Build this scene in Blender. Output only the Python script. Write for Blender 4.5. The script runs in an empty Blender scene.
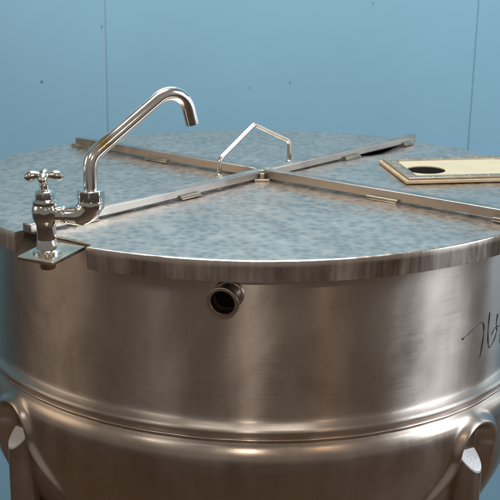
import bpy, bmesh, math, random
import numpy as np
from mathutils import Vector, Matrix
random.seed(4)
S = 0.5                     # one unit below = radius of the lid = half a metre
scene = bpy.context.scene
col = scene.collection
rad = math.radians

# ------------------------------------------------------------------ helpers
class MB:
    def __init__(s): s.v=[]; s.f=[]
    def add(s, vs, fs):
        n=len(s.v); s.v+= [tuple(p) for p in vs]; s.f+=[tuple(i+n for i in f) for f in fs]; return s
    def box(s, c, ex, ey, hx, hy, z0, z1):
        vs=[]
        for z in (z0,z1):
            for a,b in ((-1,-1),(1,-1),(1,1),(-1,1)):
                vs.append((c[0]+ex[0]*a*hx+ey[0]*b*hy, c[1]+ex[1]*a*hx+ey[1]*b*hy, z))
        return s.add(vs, [(3,2,1,0),(4,5,6,7),(0,1,5,4),(1,2,6,5),(2,3,7,6),(3,0,4,7)])
    def lathe(s, prof, origin=(0,0,0), axis=(0,0,1), n=48, cap=True, ovl=(1,1)):
        az=Vector(axis).normalized(); ax=az.orthogonal().normalized()
        if abs(az.z)>.99: ax=Vector((1,0,0))
        ay=az.cross(ax); o=Vector(origin); vs=[]; fs=[]
        for r,h in prof:
            for k in range(n):
                t=2*math.pi*k/n
                vs.append(o+az*h+ax*(r*math.cos(t)*ovl[0])+ay*(r*math.sin(t)*ovl[1]))
        m=len(prof)
        for i in range(m-1):
            for k in range(n):
                k2=(k+1)%n
                fs.append((i*n+k,i*n+k2,(i+1)*n+k2,(i+1)*n+k))
        if cap:
            if prof[0][0]>1e-6: fs.append(tuple(range(n))[::-1])
            if prof[-1][0]>1e-6: fs.append(tuple(range((m-1)*n,m*n)))
        return s.add(vs,fs)
    def tube(s, pts, r, n=16, cap=True, flat=None):
        pts=[Vector(p) for p in pts]; vs=[]; fs=[]
        rs = r if hasattr(r,'__len__') else [r]*len(pts)
        up=None
        for i,p in enumerate(pts):
            d=(pts[min(i+1,len(pts)-1)]-pts[max(i-1,0)]).normalized()
            if up is None: up=d.orthogonal().normalized()
            up=(up-d*up.dot(d)).normalized(); sd=d.cross(up)
            for k in range(n):
                t=2*math.pi*k/n; vs.append(p+up*(rs[i]*math.cos(t))+sd*(rs[i]*math.sin(t)))
        for i in range(len(pts)-1):
            for k in range(n):
                k2=(k+1)%n; fs.append((i*n+k,i*n+k2,(i+1)*n+k2,(i+1)*n+k))
        if cap: fs.append(tuple(range(n))[::-1]); fs.append(tuple(range((len(pts)-1)*n,len(pts)*n)))
        return s.add(vs,fs)
    def build(s, name, mat, parent=None, smooth=True, angle=35, bevel=0, seg=2, loc=None):
        me=bpy.data.meshes.new(name)
        me.from_pydata([(x*S,y*S,z*S) for x,y,z in s.v],[],s.f); me.update()
        bm=bmesh.new(); bm.from_mesh(me)
        bmesh.ops.remove_doubles(bm, verts=bm.verts, dist=1e-6)
        bmesh.ops.recalc_face_normals(bm, faces=bm.faces); bm.to_mesh(me); bm.free()
        if smooth:
            me.shade_smooth(); me.set_sharp_from_angle(angle=rad(angle))
        o=bpy.data.objects.new(name,me); col.objects.link(o); me.materials.append(mat)
        if parent is not None: o.parent=parent
        if bevel:
            b=o.modifiers.new('bevel','BEVEL'); b.width=bevel*S; b.segments=seg; b.limit_method='ANGLE'; b.angle_limit=rad(40)
            b.harden_normals=False
        return o
def smooth_path(pts, it=3):
    pts=[Vector(p) for p in pts]
    for _ in range(it):
        q=[pts[0]]
        for a,b in zip(pts,pts[1:]): q+=[a*.75+b*.25, a*.25+b*.75]
        q.append(pts[-1]); pts=q
    return pts
def fillet(pts, rr, n=10):
    """polyline with round bends of radius rr[i]"""
    pts=[Vector(p) for p in pts]; out=[pts[0]]
    for i in range(1,len(pts)-1):
        a=(pts[i-1]-pts[i]).normalized(); b=(pts[i+1]-pts[i]).normalized()
        ang=a.angle(b); R=rr[i-1]; d=R/math.tan(ang/2)
        p0=pts[i]+a*d; p1=pts[i]+b*d; c=pts[i]+(a+b).normalized()*(R/math.sin(ang/2))
        u=(p0-c); v=(p1-c); tot=u.angle(v)
        for k in range(n+1):
            t=k/n; out.append(c+(u*math.sin((1-t)*tot)+v*math.sin(t*tot))/math.sin(tot))
    out.append(pts[-1]); return out

# ------------------------------------------------------------------ materials
def newmat(name):
    m=bpy.data.materials.new(name); m.use_nodes=True; nt=m.node_tree
    b=nt.nodes['Principled BSDF']; return m,nt,b
def N(nt,t,**k):
    n=nt.nodes.new(t)
    for a,v in k.items(): setattr(n,a,v)
    return n
def L(nt,a,b): nt.links.new(a,b)
def objcoord(nt, scale=(1,1,1)):
    tc=N(nt,'ShaderNodeTexCoord'); mp=N(nt,'ShaderNodeMapping'); mp.inputs['Scale'].default_value=scale
    L(nt,tc.outputs['Object'],mp.inputs['Vector']); return mp.outputs['Vector']
def noise(nt,vec,scale,detail=3,rough=.55,dist=0):
    n=N(nt,'ShaderNodeTexNoise'); n.inputs['Scale'].default_value=scale; n.inputs['Detail'].default_value=detail
    n.inputs['Roughness'].default_value=rough; n.inputs['Distortion'].default_value=dist
    L(nt,vec,n.inputs['Vector']); return n
def mrange(nt,v,a,b,c,d):
    n=N(nt,'ShaderNodeMapRange'); L(nt,v,n.inputs['Value'])
    for k,x in zip(('From Min','From Max','To Min','To Max'),(a,b,c,d)): n.inputs[k].default_value=x
    return n.outputs['Result']
def cramp(nt,v,stops):
    n=N(nt,'ShaderNodeValToRGB'); L(nt,v,n.inputs['Fac']); e=n.color_ramp.elements
    while len(e)<len(stops): e.new(.5)
    for x,(p,c) in zip(e,stops): x.position=p; x.color=(*c,1)
    return n.outputs['Color']
def bump(nt,h,strength,dist=.001,normal=None):
    n=N(nt,'ShaderNodeBump'); n.inputs['Strength'].default_value=strength; n.inputs['Distance'].default_value=dist
    L(nt,h,n.inputs['Height'])
    if normal is not None: L(nt,normal,n.inputs['Normal'])
    return n.outputs['Normal']
def mixc(nt,f,a,b,mode='MIX'):
    n=N(nt,'ShaderNodeMix',data_type='RGBA',blend_type=mode)
    if isinstance(f,float): n.inputs[0].default_value=f
    else: L(nt,f,n.inputs[0])
    for i,x in ((6,a),(7,b)):
        if isinstance(x,tuple): n.inputs[i].default_value=(*x,1)
        else: L(nt,x,n.inputs[i])
    return n.outputs[2]
def polar(nt, ka, kz, kr=1.0):
    """vector (angle*ka, z*kz, r*kr) of the object coordinates"""
    tc=N(nt,'ShaderNodeTexCoord'); sp=N(nt,'ShaderNodeSeparateXYZ'); L(nt,tc.outputs['Object'],sp.inputs[0])
    at=N(nt,'ShaderNodeMath',operation='ARCTAN2'); L(nt,sp.outputs[0],at.inputs[0])
    ng=N(nt,'ShaderNodeMath',operation='MULTIPLY'); ng.inputs[1].default_value=-1; L(nt,sp.outputs[1],ng.inputs[0])
    L(nt,ng.outputs[0],at.inputs[1])
    out=N(nt,'ShaderNodeCombineXYZ')
    for src,k,i in ((at.outputs[0],ka,0),(sp.outputs[2],kz,1)):
        m=N(nt,'ShaderNodeMath',operation='MULTIPLY'); m.inputs[1].default_value=k; L(nt,src,m.inputs[0]); L(nt,m.outputs[0],out.inputs[i])
    return out.outputs[0]

def steel_body(name, base=(.56,.50,.45), r0=.27, r1=.40, aniso=.65, streak=.5, vertical=False, rot=.25):
    m,nt,b=newmat(name)
    if vertical: fine=noise(nt,polar(nt,80,7),1.0,1.5,.5,.3); broad=noise(nt,polar(nt,6,3),1.0,4,.65,.4)
    else:        fine=noise(nt,polar(nt,5,1500),1.0,3,.6); broad=noise(nt,polar(nt,9,3.5),1.0,4,.6)
    blot=noise(nt,objcoord(nt),6,5,.62,.8)
    scr=noise(nt,objcoord(nt),60,3,.6)
    c=cramp(nt,broad.outputs['Fac'],[(.3,tuple(x*.95 for x in base)),(.7,tuple(min(1,x*1.03) for x in base))])
    c2=cramp(nt,blot.outputs['Fac'],[(.35,(.90,.86,.82)),(.65,(1,1,1))])
    L(nt,mixc(nt,1.0,c,c2,'MULTIPLY'),b.inputs['Base Color'])
    b.inputs['Metallic'].default_value=1
    add=N(nt,'ShaderNodeMath',operation='ADD'); L(nt,mrange(nt,broad.outputs['Fac'],.3,.7,r0,r1),add.inputs[0])
    L(nt,mrange(nt,fine.outputs['Fac'],.3,.7,-.03,.05),add.inputs[1])
    add2=N(nt,'ShaderNodeMath',operation='ADD'); L(nt,add.outputs[0],add2.inputs[0]); L(nt,mrange(nt,blot.outputs['Fac'],.3,.7,-.05,.05),add2.inputs[1])
    L(nt,add2.outputs[0],b.inputs['Roughness'])
    b.inputs['Anisotropic'].default_value=aniso
    b.inputs['Anisotropic Rotation'].default_value=rot
    tg=N(nt,'ShaderNodeTangent',direction_type='RADIAL',axis='Z'); L(nt,tg.outputs[0],b.inputs['Tangent'])
    n1=bump(nt,fine.outputs['Fac'],streak,.00010 if not vertical else .00022)
    n2=bump(nt,scr.outputs['Fac'],.12,.0006,n1)
    L(nt,n2,b.inputs['Normal']); return m
M={}
M['body']=steel_body('brushed_steel',base=(.60,.525,.465),r0=.31,r1=.37,aniso=.95)
M['jacket']=steel_body('satin_steel',base=(.56,.475,.41),r0=.24,r1=.32,aniso=.55)
M['band']=steel_body('ground_steel_edge',base=(.72,.64,.57),r0=.10,r1=.42,aniso=.2,streak=.8,vertical=True)

# swirl finished lid sheet
m,nt,b=newmat('swirl_finished_steel')
co=objcoord(nt)
w=noise(nt,co,22,2,.5)
wm=N(nt,'ShaderNodeVectorMath',operation='MULTIPLY_ADD'); L(nt,w.outputs['Color'],wm.inputs[0]); wm.inputs[1].default_value=(.009,.009,0); L(nt,co,wm.inputs[2])
def vor(scale):
    v=N(nt,'ShaderNodeTexVoronoi',feature='SMOOTH_F1'); v.inputs['Scale'].default_value=scale; v.inputs['Smoothness'].default_value=.35
    L(nt,wm.outputs[0],v.inputs['Vector']); return v
v1=vor(44); v2=vor(75)
def tilt(colr,k):
    a=N(nt,'ShaderNodeVectorMath',operation='SUBTRACT'); L(nt,colr,a.inputs[0]); a.inputs[1].default_value=(.5,.5,.5)
    c=N(nt,'ShaderNodeVectorMath',operation='MULTIPLY'); L(nt,a.outputs[0],c.inputs[0]); c.inputs[1].default_value=(k,k,0); return c.outputs[0]
geo=N(nt,'ShaderNodeNewGeometry')
broad=noise(nt,co,9,3,.55)
nz=noise(nt,co,42,1.5,.45,.4); nz2=noise(nt,co,150,2,.5)
vc=N(nt,'ShaderNodeTexVoronoi',feature='SMOOTH_F1'); vc.inputs['Smoothness'].default_value=.30; vc.inputs['Scale'].default_value=72; vc.inputs['Randomness'].default_value=.75; L(nt,wm.outputs[0],vc.inputs['Vector'])
dv=N(nt,'ShaderNodeVectorMath',operation='SUBTRACT'); L(nt,wm.outputs[0],dv.inputs[0]); L(nt,vc.outputs['Position'],dv.inputs[1])
dk=N(nt,'ShaderNodeVectorMath',operation='MULTIPLY'); L(nt,dv.outputs[0],dk.inputs[0]); dk.inputs[1].default_value=(1.5,1.5,0)
s0=N(nt,'ShaderNodeVectorMath',operation='ADD'); L(nt,dk.outputs[0],s0.inputs[0]); L(nt,tilt(nz2.outputs['Color'],.05),s0.inputs[1])
sq=N(nt,'ShaderNodeVectorMath',operation='ADD'); L(nt,s0.outputs[0],sq.inputs[0]); L(nt,tilt(vc.outputs['Color'],.05),sq.inputs[1]); s0=sq
s1=N(nt,'ShaderNodeVectorMath',operation='ADD'); L(nt,tilt(nz.outputs['Color'],.18),s1.inputs[0]); L(nt,s0.outputs[0],s1.inputs[1])
s1c=N(nt,'ShaderNodeVectorMath',operation='ADD'); L(nt,s1.outputs[0],s1c.inputs[0]); L(nt,tilt(v1.outputs['Color'],.02),s1c.inputs[1])
s1b=N(nt,'ShaderNodeVectorMath',operation='ADD'); L(nt,s1c.outputs[0],s1b.inputs[0]); L(nt,tilt(broad.outputs['Color'],.06),s1b.inputs[1])
s2=N(nt,'ShaderNodeVectorMath',operation='ADD'); L(nt,s1b.outputs[0],s2.inputs[0]); L(nt,geo.outputs['Normal'],s2.inputs[1])
s3=N(nt,'ShaderNodeVectorMath',operation='NORMALIZE'); L(nt,s2.outputs[0],s3.inputs[0])
fine=noise(nt,co,320,3,.6)
L(nt,bump(nt,fine.outputs['Fac'],.25,.0003,s3.outputs[0]),b.inputs['Normal'])
lc=cramp(nt,broad.outputs['Fac'],[(.3,(.70,.60,.53)),(.7,(.84,.72,.64))])
spot_sheen=cramp(nt,mrange(nt,vc.outputs['Distance'],.0,.70,0,1),[(.0,(.72,.74,.76)),(1,(1,1,.99))])  # differing sheen of the polish spots, put into the base colour
pc=cramp(nt,vc.outputs['Color'],[(.2,(.86,.86,.86)),(.8,(1,1,1))])
L(nt,mixc(nt,1.0,mixc(nt,1.0,lc,spot_sheen,'MULTIPLY'),pc,'MULTIPLY'),b.inputs['Base Color'])
b.inputs['Metallic'].default_value=1
L(nt,mrange(nt,vc.outputs['Distance'],.0,.66,.22,.30),b.inputs['Roughness'])
M['lid']=m

def metal(name, base, rough, bs=.1, bscale=40, var=.1):
    m,nt,b=newmat(name); co=objcoord(nt)
    n=noise(nt,co,bscale,4,.6)
    L(nt,cramp(nt,n.outputs['Fac'],[(.3,tuple(x*(1-var) for x in base)),(.7,base)]),b.inputs['Base Color'])
    b.inputs['Metallic'].default_value=1
    L(nt,mrange(nt,n.outputs['Fac'],.3,.75,rough*.8,rough*1.5),b.inputs['Roughness'])
    L(nt,bump(nt,n.outputs['Fac'],bs,.001),b.inputs['Normal']); return m
M['beam_warm']=metal('drawn_steel_bar',(.41,.38,.34),.30,.06,25)
M['beam']=metal('polished_steel_bar',(.45,.43,.40),.34,.06,25)
M['chrome']=metal('worn_chrome',(.86,.83,.79),.09,.14,35,.2)
M['chrome_dull']=metal('dull_chrome',(.68,.64,.58),.20,.15,60,.25)
M['rod']=metal('steel_rod',(.72,.67,.60),.20,.05,40)
M['plate']=metal('plain_steel_plate',(.52,.47,.38),.28,.08,30,.2)
M['hinge']=metal('hinge_steel',(.45,.405,.33),.33,.1,60,.2)
M['frame']=metal('tan_frame_steel',(.42,.36,.28),.42,.1,50,.15)
M['capwhite']=metal('blasted_steel',(.80,.78,.77),.60,.04,300,.04)
M['brass']=metal('old_brass',(.42,.27,.09),.35,.3,60,.5)
M['screw']=metal('screw_steel',(.55,.53,.50),.3,.05,40)
# spout: chrome with a brown yellow stain where the bend starts
m,nt,b=newmat('stained_chrome'); co=objcoord(nt); n=noise(nt,co,35,4,.6)
tc=N(nt,'ShaderNodeTexCoord'); ds=N(nt,'ShaderNodeVectorMath',operation='DISTANCE'); L(nt,tc.outputs['Object'],ds.inputs[0]); ds.inputs[1].default_value=(-.372*S,-.925*S,.298*S)
n2=noise(nt,co,160,3,.6)
add=N(nt,'ShaderNodeMath',operation='MULTIPLY_ADD'); L(nt,n2.outputs['Fac'],add.inputs[0]); add.inputs[1].default_value=.02; L(nt,ds.outputs['Value'],add.inputs[2])
f=mrange(nt,add.outputs[0],.016,.026,.85,0)
L(nt,mixc(nt,f,(.86,.83,.79),(.55,.36,.10)),b.inputs['Base Color']); b.inputs['Metallic'].default_value=1
L(nt,mrange(nt,n.outputs['Fac'],.3,.75,.09,.2),b.inputs['Roughness']); L(nt,bump(nt,n.outputs['Fac'],.08,.001),b.inputs['Normal'])
M['spout']=m
def paint(name, c, rough, bs=.1, sc=20, var=.06):
    m,nt,b=newmat(name); co=objcoord(nt); n=noise(nt,co,sc,4,.6)
    L(nt,cramp(nt,n.outputs['Fac'],[(.3,tuple(x*(1-var) for x in c)),(.7,tuple(x*(1+var) for x in c))]),b.inputs['Base Color'])
    L(nt,mrange(nt,n.outputs['Fac'],.3,.7,rough*.85,rough*1.15),b.inputs['Roughness'])
    L(nt,bump(nt,n.outputs['Fac'],bs,.001),b.inputs['Normal']); return m
M['wall']=paint('blue_wall_paint',(.222,.43,.585),.55,.15,2.2,.035)
M['wallscrew']=paint('grey_screw',(.10,.18,.24),.6,.1,60)
M['seam']=paint('pale_blue_filler',(.26,.45,.57),.5,.1,30)
M['cream']=paint('cream_plastic_board',(.53,.465,.31),.35,.05,20,.04)
M['gasket']=paint('tan_gasket',(.42,.33,.21),.5,.1,40,.1)
M['dark']=paint('inside_shade',(.006,.005,.004),.95,.1,20)  # near-black colour for the shade inside kettle, hole and pipe
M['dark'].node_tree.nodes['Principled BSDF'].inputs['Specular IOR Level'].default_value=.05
M['rust']=paint('rusty_inside',(.07,.03,.015),.5,.3,90,.4)
M['ink']=paint('black_marker_ink',(.03,.032,.045),.45,.0,20)
M['floor']=paint('brown_concrete',(.085,.052,.032),.5,.3,3,.25)

# ------------------------------------------------------------------ setting
o=MB().add([(-12,-12,-2.75),(12,-12,-2.75),(12,12,-2.75),(-12,12,-2.75)],[(0,1,2,3)]).build('floor',M['floor'],smooth=False); o['kind']='structure'
WY=2.2
wall=bpy.data.objects.new('wall',None); col.objects.link(wall); wall.location=(0,(WY+.05)*S,-2.75*S)
wall['label']='pale blue painted panelled wall behind the kettle'; wall['category']='wall'
def wbox(x0,x1,y0,y1,z0,z1,name,mat,bev=0):
    o=MB().box(((x0+x1)/2,(y0+y1)/2),(1,0),(0,1),(x1-x0)/2,(y1-y0)/2,z0,z1).build(name,mat,None,bevel=bev)
    o.parent=wall; o.matrix_parent_inverse=Matrix.Translation(-wall.location); return o
for x0,x1 in ((-9,-.774),(-.7739,1.1965),(1.1973,9)):
    wbox(x0,x1,WY,WY+.08,-2.75,5.2,'wall_panel',M['wall'],.004)
wbox(-.794,-.785,WY-.0004,WY+.01,-2.75,5.2,'seam_strip',M['seam'],.001)
wbox(-9,9,WY+.081,WY+.1,-2.75,5.2,'backing_board',M['wall'])
for x,z,r in ((-.792,.371,.0035),(-1.14,.072,.006),(.236,.056,.0028),(.658,.472,.003),(.02,.03,.0025)):
    o=MB().lathe([(r,0),(r,.004),(r*.5,.006),(0,.006)],(x,WY,z),(0,-1,0),16).build('wall_screw',M['wallscrew']); o.parent=wall; o.matrix_parent_inverse=Matrix.Translation(-wall.location)

# ------------------------------------------------------------------ kettle
K=bpy.data.objects.new('steam_kettle',None); col.objects.link(K)
K['label']='large round stainless steel kettle with hinged lid, faucet and pipe legs'; K['category']='kettle'
def azp(a,r,z): return (r*math.sin(rad(a)),-r*math.cos(rad(a)),z)

def revolve(prof,n,name,mat,cap=False,hfun=None,angle=35):
    vs=[];fs=[]
    for r,z in prof:
        for k in range(n):
            a=-180+360*k/n
            dr=hfun(a,r,z) if hfun else 0
            vs.append(azp(a,r+dr,z))
    for i in range(len(prof)-1):
        for k in range(n):
            k2=(k+1)%n; fs.append((i*n+k,i*n+k2,(i+1)*n+k2,(i+1)*n+k))
    return MB().add(vs,fs).build(name,mat,K,angle=angle)
def spline(pts,n):
    """catmull-rom through (r,z) points"""
    out=[]
    P=[pts[0]]+list(pts)+[pts[-1]]
    for i in range(1,len(P)-2):
        p0,p1,p2,p3=map(np.array,(P[i-1],P[i],P[i+1],P[i+2]))
        for k in range(n):
            t=k/n
            out.append(tuple(.5*((2*p1)+(-p0+p2)*t+(2*p0-5*p1+4*p2-p3)*t*t+(-p0+3*p1-3*p2+p3)*t**3)))
    out.append(pts[-1]); return out
# upper shell with a little ovality / dents so reflections wander
def wob(a,r,z):
    t=rad(a)
    return .0012*math.sin(5*t+1+3*z)+.0007*math.sin(13*t+9*z)+.0004*math.sin(29*t-15*z)
prof=[(.905,-.012),(.93,-.012)]+[(.93,-.012-.03*i) for i in range(1,16)]+spline([(.930,-.470),(.9305,-.484),(.9335,-.494),(.942,-.502),(.951,-.508),(.955,-.515),(.953,-.523),(.945,-.530),(.940,-.541)],5)
revolve(prof,360,'shell',M['body'],hfun=lambda a,r,z: wob(a,r,z))
# rolled bead between shell and jacket
revolve([(.936+.010*math.cos(rad(t)),-.5445+.0065*math.sin(rad(t))) for t in range(90,-91,-15)],360,'weld_bead',M['jacket'],hfun=lambda a,r,z:.0006*math.sin(rad(a)*40)+.0004*math.sin(rad(a)*67))
LEGS=[(-48.3,.935),(45.9,.935),(180,.92)]
ztop=-.588
RA=.090
def half_w(d):
    if d<=0: return 0
    return math.sqrt(RA*RA-(RA-d)**2) if d<RA else RA+1.1*((d-RA)-.05*(1-math.exp(-(d-RA)/.05)))
cur=[(half_w(d),ztop-d) for d in np.concatenate([RA-RA*np.cos(np.linspace(0,math.pi/2,60)),np.linspace(RA+.002,.65,200)])]
cur=np.array([(-u,z) for u,z in cur[::-1]]+cur)
def pad(a,r,z):
    if z<-1.3 or z>-.545: return 0
    best=0
    for la,lr in LEGS[:2]:
        da=(a-la+180)%360-180
        u=rad(da)*.95
        if abs(u)>.40: continue
        if u*la>0: q_=max(0,min(1,(ztop-.06-z)/.30)); u=u*(1+1.5*q_*q_*(3-2*q_))
        d=float(np.hypot(cur[:,0]-u,cur[:,1]-z).min())
        inside = z<ztop and abs(u)<half_w(ztop-z)
        q=min(1,max(0,(-.73-z)/.16)); fade=1-q*q*(3-2*q)
        k=1 if not inside else 1
        bead=.021*math.exp(-(d/.0165)**2)
        dish=0
        if inside: x=min(1,d/.045); dish=-.028*x*x*(3-2*x)
        best+= bead*(.45+.55*fade)+dish*fade
    return best
P=spline([(.938,-.551),(.943,-.556),(.953,-.568),(.961,-.587),(.965,-.615),(.9635,-.67),(.957,-.74),(.943,-.82),(.915,-.90),(.868,-1.0),(.805,-1.10),(.71,-1.22),(.54,-1.34),(.27,-1.42),(.001,-1.44)],22)
revolve(P,1300,'jacket',M['jacket'],hfun=lambda a,r,z:(pad(a,r,z) if r>.3 else 0)+(.0012*math.sin(rad(a)*7+4*z) if r>.5 else 0),angle=60)
# legs
for i,(la,lr) in enumerate(LEGS):
    n=48; R=.050; c=Vector(azp(la,lr,0)); out=Vector(azp(la,1,0)); sd=Vector((-out.y,out.x,0))
    ca=Vector(azp(la+(12 if la>0 else -12),1,0)) if i<2 else out
    vs=[]
    def topz(p): return -.696-1.1*((p-c).dot(ca))
    zs=[-2.72,-2.0,-1.4,-1.1,None]
    for z in zs:
        for k in range(n):
            t=2*math.pi*k/n; oo=R*math.cos(t); ss=R*math.sin(t)
            p=c+out*oo+sd*ss
            vs.append((p.x,p.y,topz(p) if z is None else z))
    fs=[(j*n+k,j*n+(k+1)%n,(j+1)*n+(k+1)%n,(j+1)*n+k) for j in range(len(zs)-1) for k in range(n)]
    leg=MB().add(vs,fs).build('leg',M['jacket'],K)
    # sloping cap plate welded over the cut pipe end
    cv=[]
    for dz in (-.004,.004):
        for k in range(n):
            t=2*math.pi*k/n; q=.985 if dz<0 else .965
            oo=R*math.cos(t)*q; ss=R*math.sin(t)*q; p=c+out*oo+sd*ss
            cv.append((p.x,p.y,topz(p)+dz))
    cf=[tuple(range(n))[::-1],tuple(range(n,2*n))]+[(k,(k+1)%n,n+(k+1)%n,n+k) for k in range(n)]
    MB().add(cv,cf).build('leg_cap',M['capwhite'],leg)
    MB().lathe([(.09,-2.75),(.09,-2.735),(.055,-2.72),(.055,-2.69),(.0505,-2.69)],(c.x,c.y,0),n=40).build('foot',M['jacket'],leg)
# near-black disc standing in for the shade under the lid
MB().lathe([(.0,-.075),(.925,-.075)],(0,0,0),n=96,cap=False).build('inner_shade_disc',M['dark'],K)

# ---- lid -------------------------------------------------------------
AA,AO=48.8,-.0415      # beam A: direction and offset of its axis
BA,BO=-39.4,.0407
def ln(th,off): 
    d=(math.cos(rad(th)),math.sin(rad(th))); n=(-d[1],d[0]); return d,n,off
Ad,An,_=ln(AA,AO); Bd,Bn,_=ln(BA,BO)
# crossing of the two axes
def cross_pt():
    M_=np.array([An,Bn]); return np.linalg.solve(M_,np.array([AO,BO]))
X0=cross_pt()
def rim_angle(d):      # azimuth where the ray from X0 along d meets the unit circle
    b=X0[0]*d[0]+X0[1]*d[1]; c=X0@X0-1; t=-b+math.sqrt(b*b-c); p=X0+t*np.array(d)
    return math.degrees(math.atan2(p[0],-p[1]))
azAl=rim_angle((-Ad[0],-Ad[1])); azAr=rim_angle(Ad); azBl=rim_angle((-Bd[0],-Bd[1])); azBr=rim_angle(Bd)
NOT0,NOT1=-41.6,-25.4
def rout(a):
    if NOT0<a<NOT1:
        p0=np.array(azp(NOT0,.965,0)[:2]); p1=np.array(azp(NOT1,.965,0)[:2]); dd=np.array(azp(a,1,0)[:2])
        M_=np.array([dd,p0-p1]).T; return float(np.linalg.solve(M_,p0)[0])
    return 1.0
def sheet_z(x,y):
    z=.0008*math.sin(7*x+3*y)+.0008*math.sin(9*y-4*x+1)
    # the sheet dips under the far end of beam A
    s_=(x-X0[0])*Ad[0]+(y-X0[1])*Ad[1]; t_=-((x-X0[0])*An[0]+(y-X0[1])*An[1])
    if s_>0 and t_>.0005: z-=.012*math.exp(-((s_-.68)/.11)**2)*math.exp(-(max(t_,0)/.055)**2)
    return z
def sector(a0,a1,name,side):
    na=max(8,int(abs(a1-a0)*1.2)); vs=[];fs=[];nr=44
    angs=[a0+(a1-a0)*k/na for k in range(na+1)]
    extra=[a for a in (NOT0,NOT0+.02,NOT1-.02,NOT1) if a0<a<a1]; angs=sorted(angs+extra)
    rows=[]
    for a in angs:
        d=np.array(azp(a,1,0)[:2]); rr=rout(a); P1=d*rr
        row=[]
        for j in range(nr+1):
            t=(j/nr)**.8; p=X0+(P1-X0)*t*( 1-.006) ; row.append((p[0],p[1],sheet_z(*p)))
        cut = NOT0<a<NOT1
        for q,zz in ((-.0035,.0),(-.001,-.0022),(0,-.006)): row.append((d[0]*(rr+q),d[1]*(rr+q),zz+sheet_z(*(d*rr))))
        if not cut:
            for zz in (-.02,-.04,-.058,-.0605): row.append((d[0]*rr,d[1]*rr,zz))
            row.append((d[0]*(rr-.003),d[1]*(rr-.003),-.062)); row.append((d[0]*(rr-.014),d[1]*(rr-.014),-.060)); row.append((d[0]*(rr-.014),d[1]*(rr-.014),-.012))
        else:
            for _ in range(7): row.append((d[0]*(rr-.001),d[1]*(rr-.001),-.008))
        rows.append(row)
    m=len(rows[0])
    for r_ in rows: vs+=r_
    top=nr+2
    ft=[];fb=[]
    for i in range(len(rows)-1):
        for j in range(m-1):
            f=(i*m+j,(i+1)*m+j,(i+1)*m+j+1,i*m+j+1)
            (ft if j<top else fb).append(f)
    o=MB().add(vs,ft).build(name,M['lid'],K,angle=60)
    vb=MB().add(vs,fb).build('rim_band',M['band'],o,angle=50)
    return o
def clean(o):
    bm=bmesh.new(); bm.from_mesh(o.data); loose=[v for v in bm.verts if not v.link_faces]; bmesh.ops.delete(bm,geom=loose,context='VERTS'); bm.to_mesh(o.data); bm.free()
gap=.12
for a0,a1 in ((azAl+gap,azBr-gap),(azBr+gap,azAr-gap),(azAr+gap,azBl+360-gap),(azBl+gap,azAl-gap)):
    o=sector(a0,a1,'lid_panel',None); clean(o)
    for c in o.children: clean(c)

# beams: channel bars along the two hinge lines
def beam(d,n,off,s0,s1,w,z0,z1,mat,name='lid_beam'):
    c=X0+np.array(d)*(s0+s1)/2
    return MB().box((c[0],c[1]),d,n,(s1-s0)/2,w/2,z0,z1).build(name,mat,K,bevel=.004,seg=3)
w=.037; g=.0045
beam((-Ad[0],-Ad[1]),An,AO,.021,1.035,w,g,.033,M['beam'])
beam(Ad,An,AO,.021,.925,w,g,.033,M['beam'])
beam((-Bd[0],-Bd[1]),Bn,BO,.0205,.965,w,g,.036,M['beam_warm'])
beam(Bd,Bn,BO,.0205,1.0,w,g,.036,M['beam_warm'])
MB().box(X0,Ad,An,.0195,.0195,g,.0325).build('beam_joint',M['beam'],K,bevel=.003)
# hinges: leaf on the sheet, knuckle against the beam
def hinge(d,n,off,s,side,ln_=.045,zt=.011):
    c=X0+np.array(d)*s+np.array(n)*side*(w/2+.009)
    o=MB().box(c,d,n,ln_,.0085,.0015,.0055).build('hinge',M['hinge'],K,bevel=.001)
    k0=X0+np.array(d)*(s-ln_)+np.array(n)*side*(w/2+.0055); k1=X0+np.array(d)*(s+ln_)+np.array(n)*side*(w/2+.0055)
    pts=[k0+(k1-k0)*t for t in np.linspace(0,1,9)]
    MB().tube([(p[0],p[1],zt-.003) for p in pts],.005,12).build('knuckle',M['hinge'],o)
    return o
nA=-1; nB=-1      # the sides that face the camera
for s in (-.83,-.385,.49,.86): hinge(Ad,An,AO,s,nA,.045 if s<.8 else .03)
for s in (-.92,-.49,.50,.925): hinge(Bd,Bn,BO,s,nB,.055)
# small latch bracket where the front panel comes to its point
cf=X0+np.array((-(Ad[0]-Bd[0])*-.5,0))*0+np.array((0.0,-.052))
MB().box((cf[0],cf[1]),(1,0),(0,1),.026,.012,.0015,.008).build('hinge',M['hinge'],K,bevel=.0015)
MB().box((cf[0],cf[1]+.014),(1,0),(0,1),.008,.012,.002,.026).build('latch_pin',M['hinge'],K,bevel=.0015)

# lifting handle: bent rod on two small feet
F1=(-.090,-.009,.0); F2=(.161,.244,.0)
H=[(*F1[:2],.0),(*F1[:2],.068),(.030,.112,.172),(F2[0],F2[1],.088),(*F2[:2],.0)]
hd=MB().tube(fillet(H,(.03,.018,.03)),.0085,16).build('lifting_handle',M['rod'],K)
for F in (F1,F2): MB().lathe([(.0135,.001),(.0135,.010),(.010,.016),(.0086,.017)],(F[0],F[1],0),n=24).build('handle_foot',M['rod'],hd)

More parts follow.
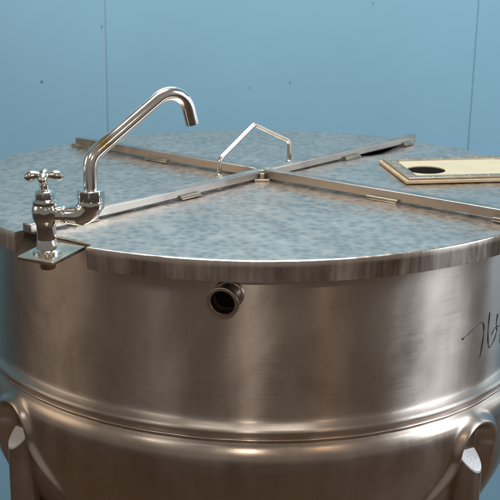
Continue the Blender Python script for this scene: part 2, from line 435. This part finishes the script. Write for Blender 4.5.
# ---- framed hatch on the right panel --------------------------------
ang=rad(8.0); ex=(math.cos(ang),math.sin(ang)); ey=(-ex[1],ex[0])
O=np.array((.537,-.090)); W_,D_=.50,.360
def HP(u,v): return (O[0]+ex[0]*u+ey[0]*v, O[1]+ex[1]*u+ey[1]*v)
hatch=MB().box(HP(W_/2,D_/2),ex,ey,W_/2,D_/2,.002,.012).build('hatch',M['gasket'],K,bevel=.002)
fb=.040
fr=MB()
def hb(u0,u1,v0,v1,z0,z1,mb): mb.box(HP((u0+u1)/2,(v0+v1)/2),ex,ey,(u1-u0)/2,(v1-v0)/2,z0,z1)
i_=.011
# frame as one closed ring
def ring(u0,u1,v0,v1,t,z0,z1):
    o4=[(u0,v0),(u1,v0),(u1,v1),(u0,v1)]; i4=[(u0+t,v0+t),(u1-t,v0+t),(u1-t,v1-t),(u0+t,v1-t)]
    vs=[(*HP(*p),z) for z in (z0,z1) for p in o4+i4]; fs=[]
    for k in range(4):
        k2=(k+1)%4
        fs+=[(8+k,8+k2,12+k2,12+k),(k2,k,4+k,4+k2),(k,k2,8+k2,8+k),(4+k2,4+k,12+k,12+k2)]
    return MB().add(vs,fs)
ring(i_,W_-i_,i_,D_-i_,fb,.0122,.020).build('hatch_frame',M['frame'],hatch,bevel=.002)
# cream board with a round hole cut through it
hc=(.080,.150); hr=.066
u0,u1,v0,v1=i_+fb+.001,W_-i_-fb-.001,i_+fb+.001,D_-i_-fb-.001
n=64; vs=[]
for z in (.0127,.0165):
    for k in range(n):
        t=2*math.pi*k/n; vs.append((*HP(hc[0]+hr*math.cos(t)+.03,hc[1]+hr*math.sin(t)),z))
    for k in range(n):
        t=2*math.pi*k/n; cx,cy=hc[0]+.03,hc[1]; dx,dy=math.cos(t),math.sin(t)
        ts=[]
        if dx>1e-9: ts.append((u1-cx)/dx)
        if dx<-1e-9: ts.append((u0-cx)/dx)
        if dy>1e-9: ts.append((v1-cy)/dy)
        if dy<-1e-9: ts.append((v0-cy)/dy)
        q=min(ts); vs.append((*HP(cx+dx*q,cy+dy*q),z))
fs=[]
for k in range(n):
    k2=(k+1)%n
    fs+=[(2*n+k,2*n+k2,3*n+k2,3*n+k),(k2,k,n+k,n+k2),(k,k2,2*n+k2,2*n+k)]
board=MB().add(vs,fs).build('cover_board',M['cream'],hatch,angle=30)
MB().lathe([(0,.0126),(hr+.0,.0126)],(*HP(hc[0]+.03,hc[1]),0),n=48,cap=False).build('hole',M['dark'],hatch)  # black disc on the slab paints the shade down the hole
for u in np.linspace(.03,W_-.03,8):
    for v in (.028,D_-.028):
        MB().lathe([(.0055,.020),(.005,.0218),(0,.0224)],(*HP(u,v),0),n=16).build('screw',M['screw'],hatch)
for v in (.12,.20,.28): MB().lathe([(.0055,.020),(.005,.0218),(0,.0224)],(*HP(.028,v),0),n=16).build('screw',M['screw'],hatch)

# ---- faucet -----------------------------------------------------------
pl=[(-.607,-.98),(-.500,-1.035),(-.437,-.876),(-.548,-.822)]
vs=[(x,y,z) for z in (-.0150,-.003) for x,y in pl]
fa=MB().add(vs,[(3,2,1,0),(4,5,6,7),(0,1,5,4),(1,2,6,5),(2,3,7,6),(3,0,4,7)]).build('faucet_shelf',M['plate'],K,bevel=.003,seg=3)
bx,by=-.532,-.940
body=MB()
body.lathe([(.040,-.003),(.040,.002),(.034,.006),(.0285,.008),(.0275,.03),(.0265,.033),(.0262,.036),(.0268,.038),(.0268,.070),(.028,.078),(.033,.086),(.036,.094),(.0375,.104),(.0378,.118),(.0365,.126),(.034,.131),(.035,.134),(.035,.139),(.033,.142),(.028,.146)],(bx,by,0),n=48)
faucet=body.build('faucet',M['chrome'],K,angle=28)
MB().lathe([(.0285,.146),(.0285,.163),(.026,.167),(.020,.171),(.0155,.173),(.0155,.185),(.0135,.188),(.0085,.190)],(bx,by,0),n=8).build('bonnet_nut',M['chrome'],faucet,angle=25,bevel=.0015)
st=MB().lathe([(.0075,.186),(.0075,.205)],(bx,by,0),n=20).build('valve_stem',M['chrome'],faucet)
# four armed cross handle
h=MB(); 
h.lathe([(.010,.198),(.0155,.203),(.0155,.214),(.012,.220),(.009,.224),(.0,.226)],(bx,by,0),n=28)
for t in (6,96,186,276):
    dx,dy=math.cos(rad(t)),math.sin(rad(t)); pts=[];rs=[]
    for q,rr in ((.004,.0095),(.012,.0085),(.022,.0115),(.032,.0145),(.041,.0135),(.049,.009),(.0535,.002)):
        pts.append((bx+dx*q,by+dy*q,.209+.0035*math.sin(q/.05*1.8)- .30*max(0,q-.026))); rs.append(rr)
    h.tube(pts,rs,14)
h.build('cross_handle',M['chrome_dull'],faucet,angle=50)
# side arm and elbow (arm runs along +x to the swivel elbow)
exx=-.407; zc=.102
arm=MB(); arm.tube([(bx+.02,by,zc),(-.488,by,zc)],.0235,32); arm.tube([(-.488,by,zc),(-.484,by,zc),(-.480,by,zc),(-.476,by,zc)],[.0235,.0265,.0265,.0235],32)
pth=[(-.476,by,zc),(exx-.042,by,zc)]+[(exx-.042+.042*math.sin(rad(t)),by,zc+.042-.042*math.cos(rad(t))) for t in range(10,91,10)]+[(exx,by,zc+.05)]
arm.tube([(p[0],p[1],p[2]) for p in pth],[.0235,.0285]+[.030,.031,.032,.033,.034,.0345,.035,.035,.035]+[.035],40)
arm.build('side_arm',M['chrome'],faucet,angle=40)
MB().lathe([(.0352,.122),(.0362,.126),(.0362,.138),(.0355,.142)],(exx,by,0),n=40).build('elbow',M['chrome'],faucet,angle=30)
MB().lathe([(.0355,.142),(.0375,.145),(.0375,.169),(.0345,.173),(.0205,.1735)],(exx,by,0),n=8).build('swivel_nut',M['chrome'],faucet,angle=25,bevel=.002)
th=rad(35); du=(math.cos(th),math.sin(th))
def SP(u,z): return (exx+du[0]*u,by+du[1]*u,z)
path=fillet([SP(0,.165),SP(0,.259),SP(.285,.446),SP(.319,.318)],(.05,.064),14)
sp=MB(); sp.tube(path,.0193,32,cap=False)
inner=path[-1]; 
sp.tube([path[-1]+Vector((0,0,.0)),path[-1]-(path[-1]-path[-2]).normalized()*.03],.0165,32,cap=False)
d_=(path[-1]-path[-2]).normalized(); a_=d_.orthogonal().normalized(); b_=d_.cross(a_); vs=[]
for r in (.0165,.0193):
    for k in range(32):
        t=2*math.pi*k/32; vs.append(path[-1]+a_*r*math.cos(t)+b_*r*math.sin(t))
sp.add(vs,[(k,(k+1)%32,32+(k+1)%32,32+k) for k in range(32)])
spo=sp.build('spout',M['spout'],faucet,angle=40)
MB().lathe([(.022,-.03),(.0225,-.034),(.0225,-.046),(.019,-.050),(.0,-.050)],(bx,by,0),n=8).build('brass_nut',M['brass'],faucet,angle=25,bevel=.001)
MB().lathe([(.016,-.0115),(.016,-.031)],(bx,by,0),n=24).build('threaded_shank',M['brass'],faucet)

# ---- outlet spigot on the shell --------------------------------------
b0=Vector((-.034,-.915,-.116)); tip=Vector((-.055,-.985,-.124)); dd=(tip-b0); ln_=dd.length; ax=dd.normalized()
out=MB().lathe([(.034,0),(.034,ln_-.022),(.0365,ln_-.018),(.0435,ln_-.012),(.0455,ln_-.006),(.0445,ln_),(.041,ln_+.0015),(.0345,ln_+.0005),(.0325,ln_-.003),(.032,.02),(.0,.018)],b0,ax,n=56,cap=False).build('outlet_pipe',M['rod'],K,angle=50)
MB().lathe([(.0319,ln_-.022),(.0317,.034)],b0,ax,n=40,cap=False).build('pipe_lining',M['rust'],out)
MB().lathe([(.0318,.0335),(.0,.0335)],b0,ax,n=40,cap=False).build('bore_shade_disc',M['dark'],out)  # closing disc, painted black as the shade deep in the pipe

na_=math.degrees(math.atan2((b0+ax*.015).x,-(b0+ax*.015).y)); wn=Vector(azp(na_,1,0)); wc=b0+ax*.018; wc=Vector((wn.x*.930,wn.y*.930,wc.z))
MB().lathe([(.033,.006),(.037,.0055),(.040,.003),(.042,-.001)],wc,wn,n=56,cap=False).build('weld_ring',M['jacket'],out)
# ---- marker handwriting on the shell ----------------------------------
def catm(P,n=10):
    out=[]; Q=[P[0]]+P+[P[-1]]
    for i in range(1,len(Q)-2):
        p0,p1,p2,p3=map(np.array,Q[i-1:i+3])
        for k in range(n):
            t=k/n; out.append(.5*((2*p1)+(-p0+p2)*t+(2*p0-5*p1+4*p2-p3)*t*t+(-p0+3*p1-3*p2+p3)*t**3))
    out.append(np.array(P[-1])); return out
strokes=[[(42.7,-.323),(43.6,-.318),(46.3,-.302),(48.1,-.2935),(49.3,-.307),(49.5,-.345),(48.8,-.409)],
         [(51.3,-.275),(51.15,-.331),(51.6,-.378),(52.4,-.390),(53.9,-.374),(54.9,-.347),(53.9,-.336),(52.6,-.352)],
         [(54.7,-.295),(54.4,-.328),(55.7,-.339),(57.8,-.330)],[(57.6,-.290),(57.2,-.33),(57.0,-.40)]]
ink=MB()
for i,s_ in enumerate(strokes):
    c=catm(s_); rs=[.0015+.0005*math.sin(k*.5) for k in range(len(c))]
    if i==0:
        for k in range(min(8,len(rs))): rs[k]=.0032-.0002*k
    ink.tube([azp(p[0],.9302+wob(p[0],0,p[1]),p[1]) for p in c],rs,8)
ink.build('marker_writing',M['ink'],K)

# ------------------------------------------------------------------ lamps
def area(name,loc,target,size,power,color,sy=None):
    l=bpy.data.lights.new(name,'AREA'); l.energy=power; l.color=color; l.shape='RECTANGLE' if sy else 'DISK'; l.size=size
    if sy: l.size_y=sy
    o=bpy.data.objects.new(name,l); col.objects.link(o); o.location=loc
    o.rotation_euler=(Vector(target)-Vector(loc)).to_track_quat('-Z','Y').to_euler(); return o
area('ceiling_lamp',(.1,-.5,3.0),(.1,.2,0),1.6,100,(1,.97,.92),1.0)
area('ceiling_strip',(-.15,.55,1.45),(-.05,-.35,0),1.3,14,(1,.97,.90),.25)
area('camera_flash',(.10,-2.3,.72),(0,0,-.2),.035,3.6,(1,.90,.80))
area('window_right',(2.5,-.65,.7),(.2,-.1,-.3),1.0,30,(.80,.90,1.0),1.6)
area('edge_fill_right',(2.6,.75,.35),(.3,-.1,-.3),.5,5,(.80,.90,1.0),1.4)  # added cool fill to lighten the shell's right edge, not a known window
area('chrome_fill_left',(-1.5,-2.3,1.7),(-.3,-.4,0),.7,5,(1,.96,.90))  # added softbox for white highlights on the chrome, no known lamp there
area('lamp_left',(-2.3,-.7,.6),(-.3,0,-.2),1.2,4.5,(1,.82,.62))
area('lamp_warm',(1.1,-1.9,.9),(0,-.3,-.3),.05,1.6,(1,.70,.45))

w_=bpy.data.worlds.new('World'); scene.world=w_; w_.use_nodes=True
bg=w_.node_tree.nodes['Background']; bg.inputs[0].default_value=(.85,.79,.73,1); bg.inputs[1].default_value=.24

# ------------------------------------------------------------------ camera
cam=bpy.data.cameras.new('camera'); co_=bpy.data.objects.new('camera',cam); col.objects.link(co_); scene.camera=co_
f,pitch,D,h_,yaw,roll=1050,0.28210266,3.64403774,0.79649762,-0.14184460,-0.02544281
cp,sp_=math.cos(pitch),math.sin(pitch); cy,sy=math.cos(yaw),math.sin(yaw)
F=Vector((sy*cp,cy*cp,-sp_)); R0=Vector((cy,-sy,0)); U0=R0.cross(F)
cr,sr=math.cos(roll),math.sin(roll); Rr=cr*R0+sr*U0; U=-sr*R0+cr*U0
mt=Matrix((( Rr.x,U.x,-F.x,0),(Rr.y,U.y,-F.y,-D*S),(Rr.z,U.z,-F.z,h_*S),(0,0,0,1)))
co_.matrix_world=mt
cam.sensor_width=36; cam.lens=36*f/500; cam.shift_x=.3; cam.clip_end=100; cam.clip_start=.05
cam.dof.use_dof=True; cam.dof.focus_distance=1.50; cam.dof.aperture_fstop=13
scene.render.resolution_x=1024; scene.render.resolution_y=1024
scene.view_settings.view_transform='Standard'; scene.view_settings.look='None'; scene.view_settings.gamma=1
scene.view_settings.exposure=0
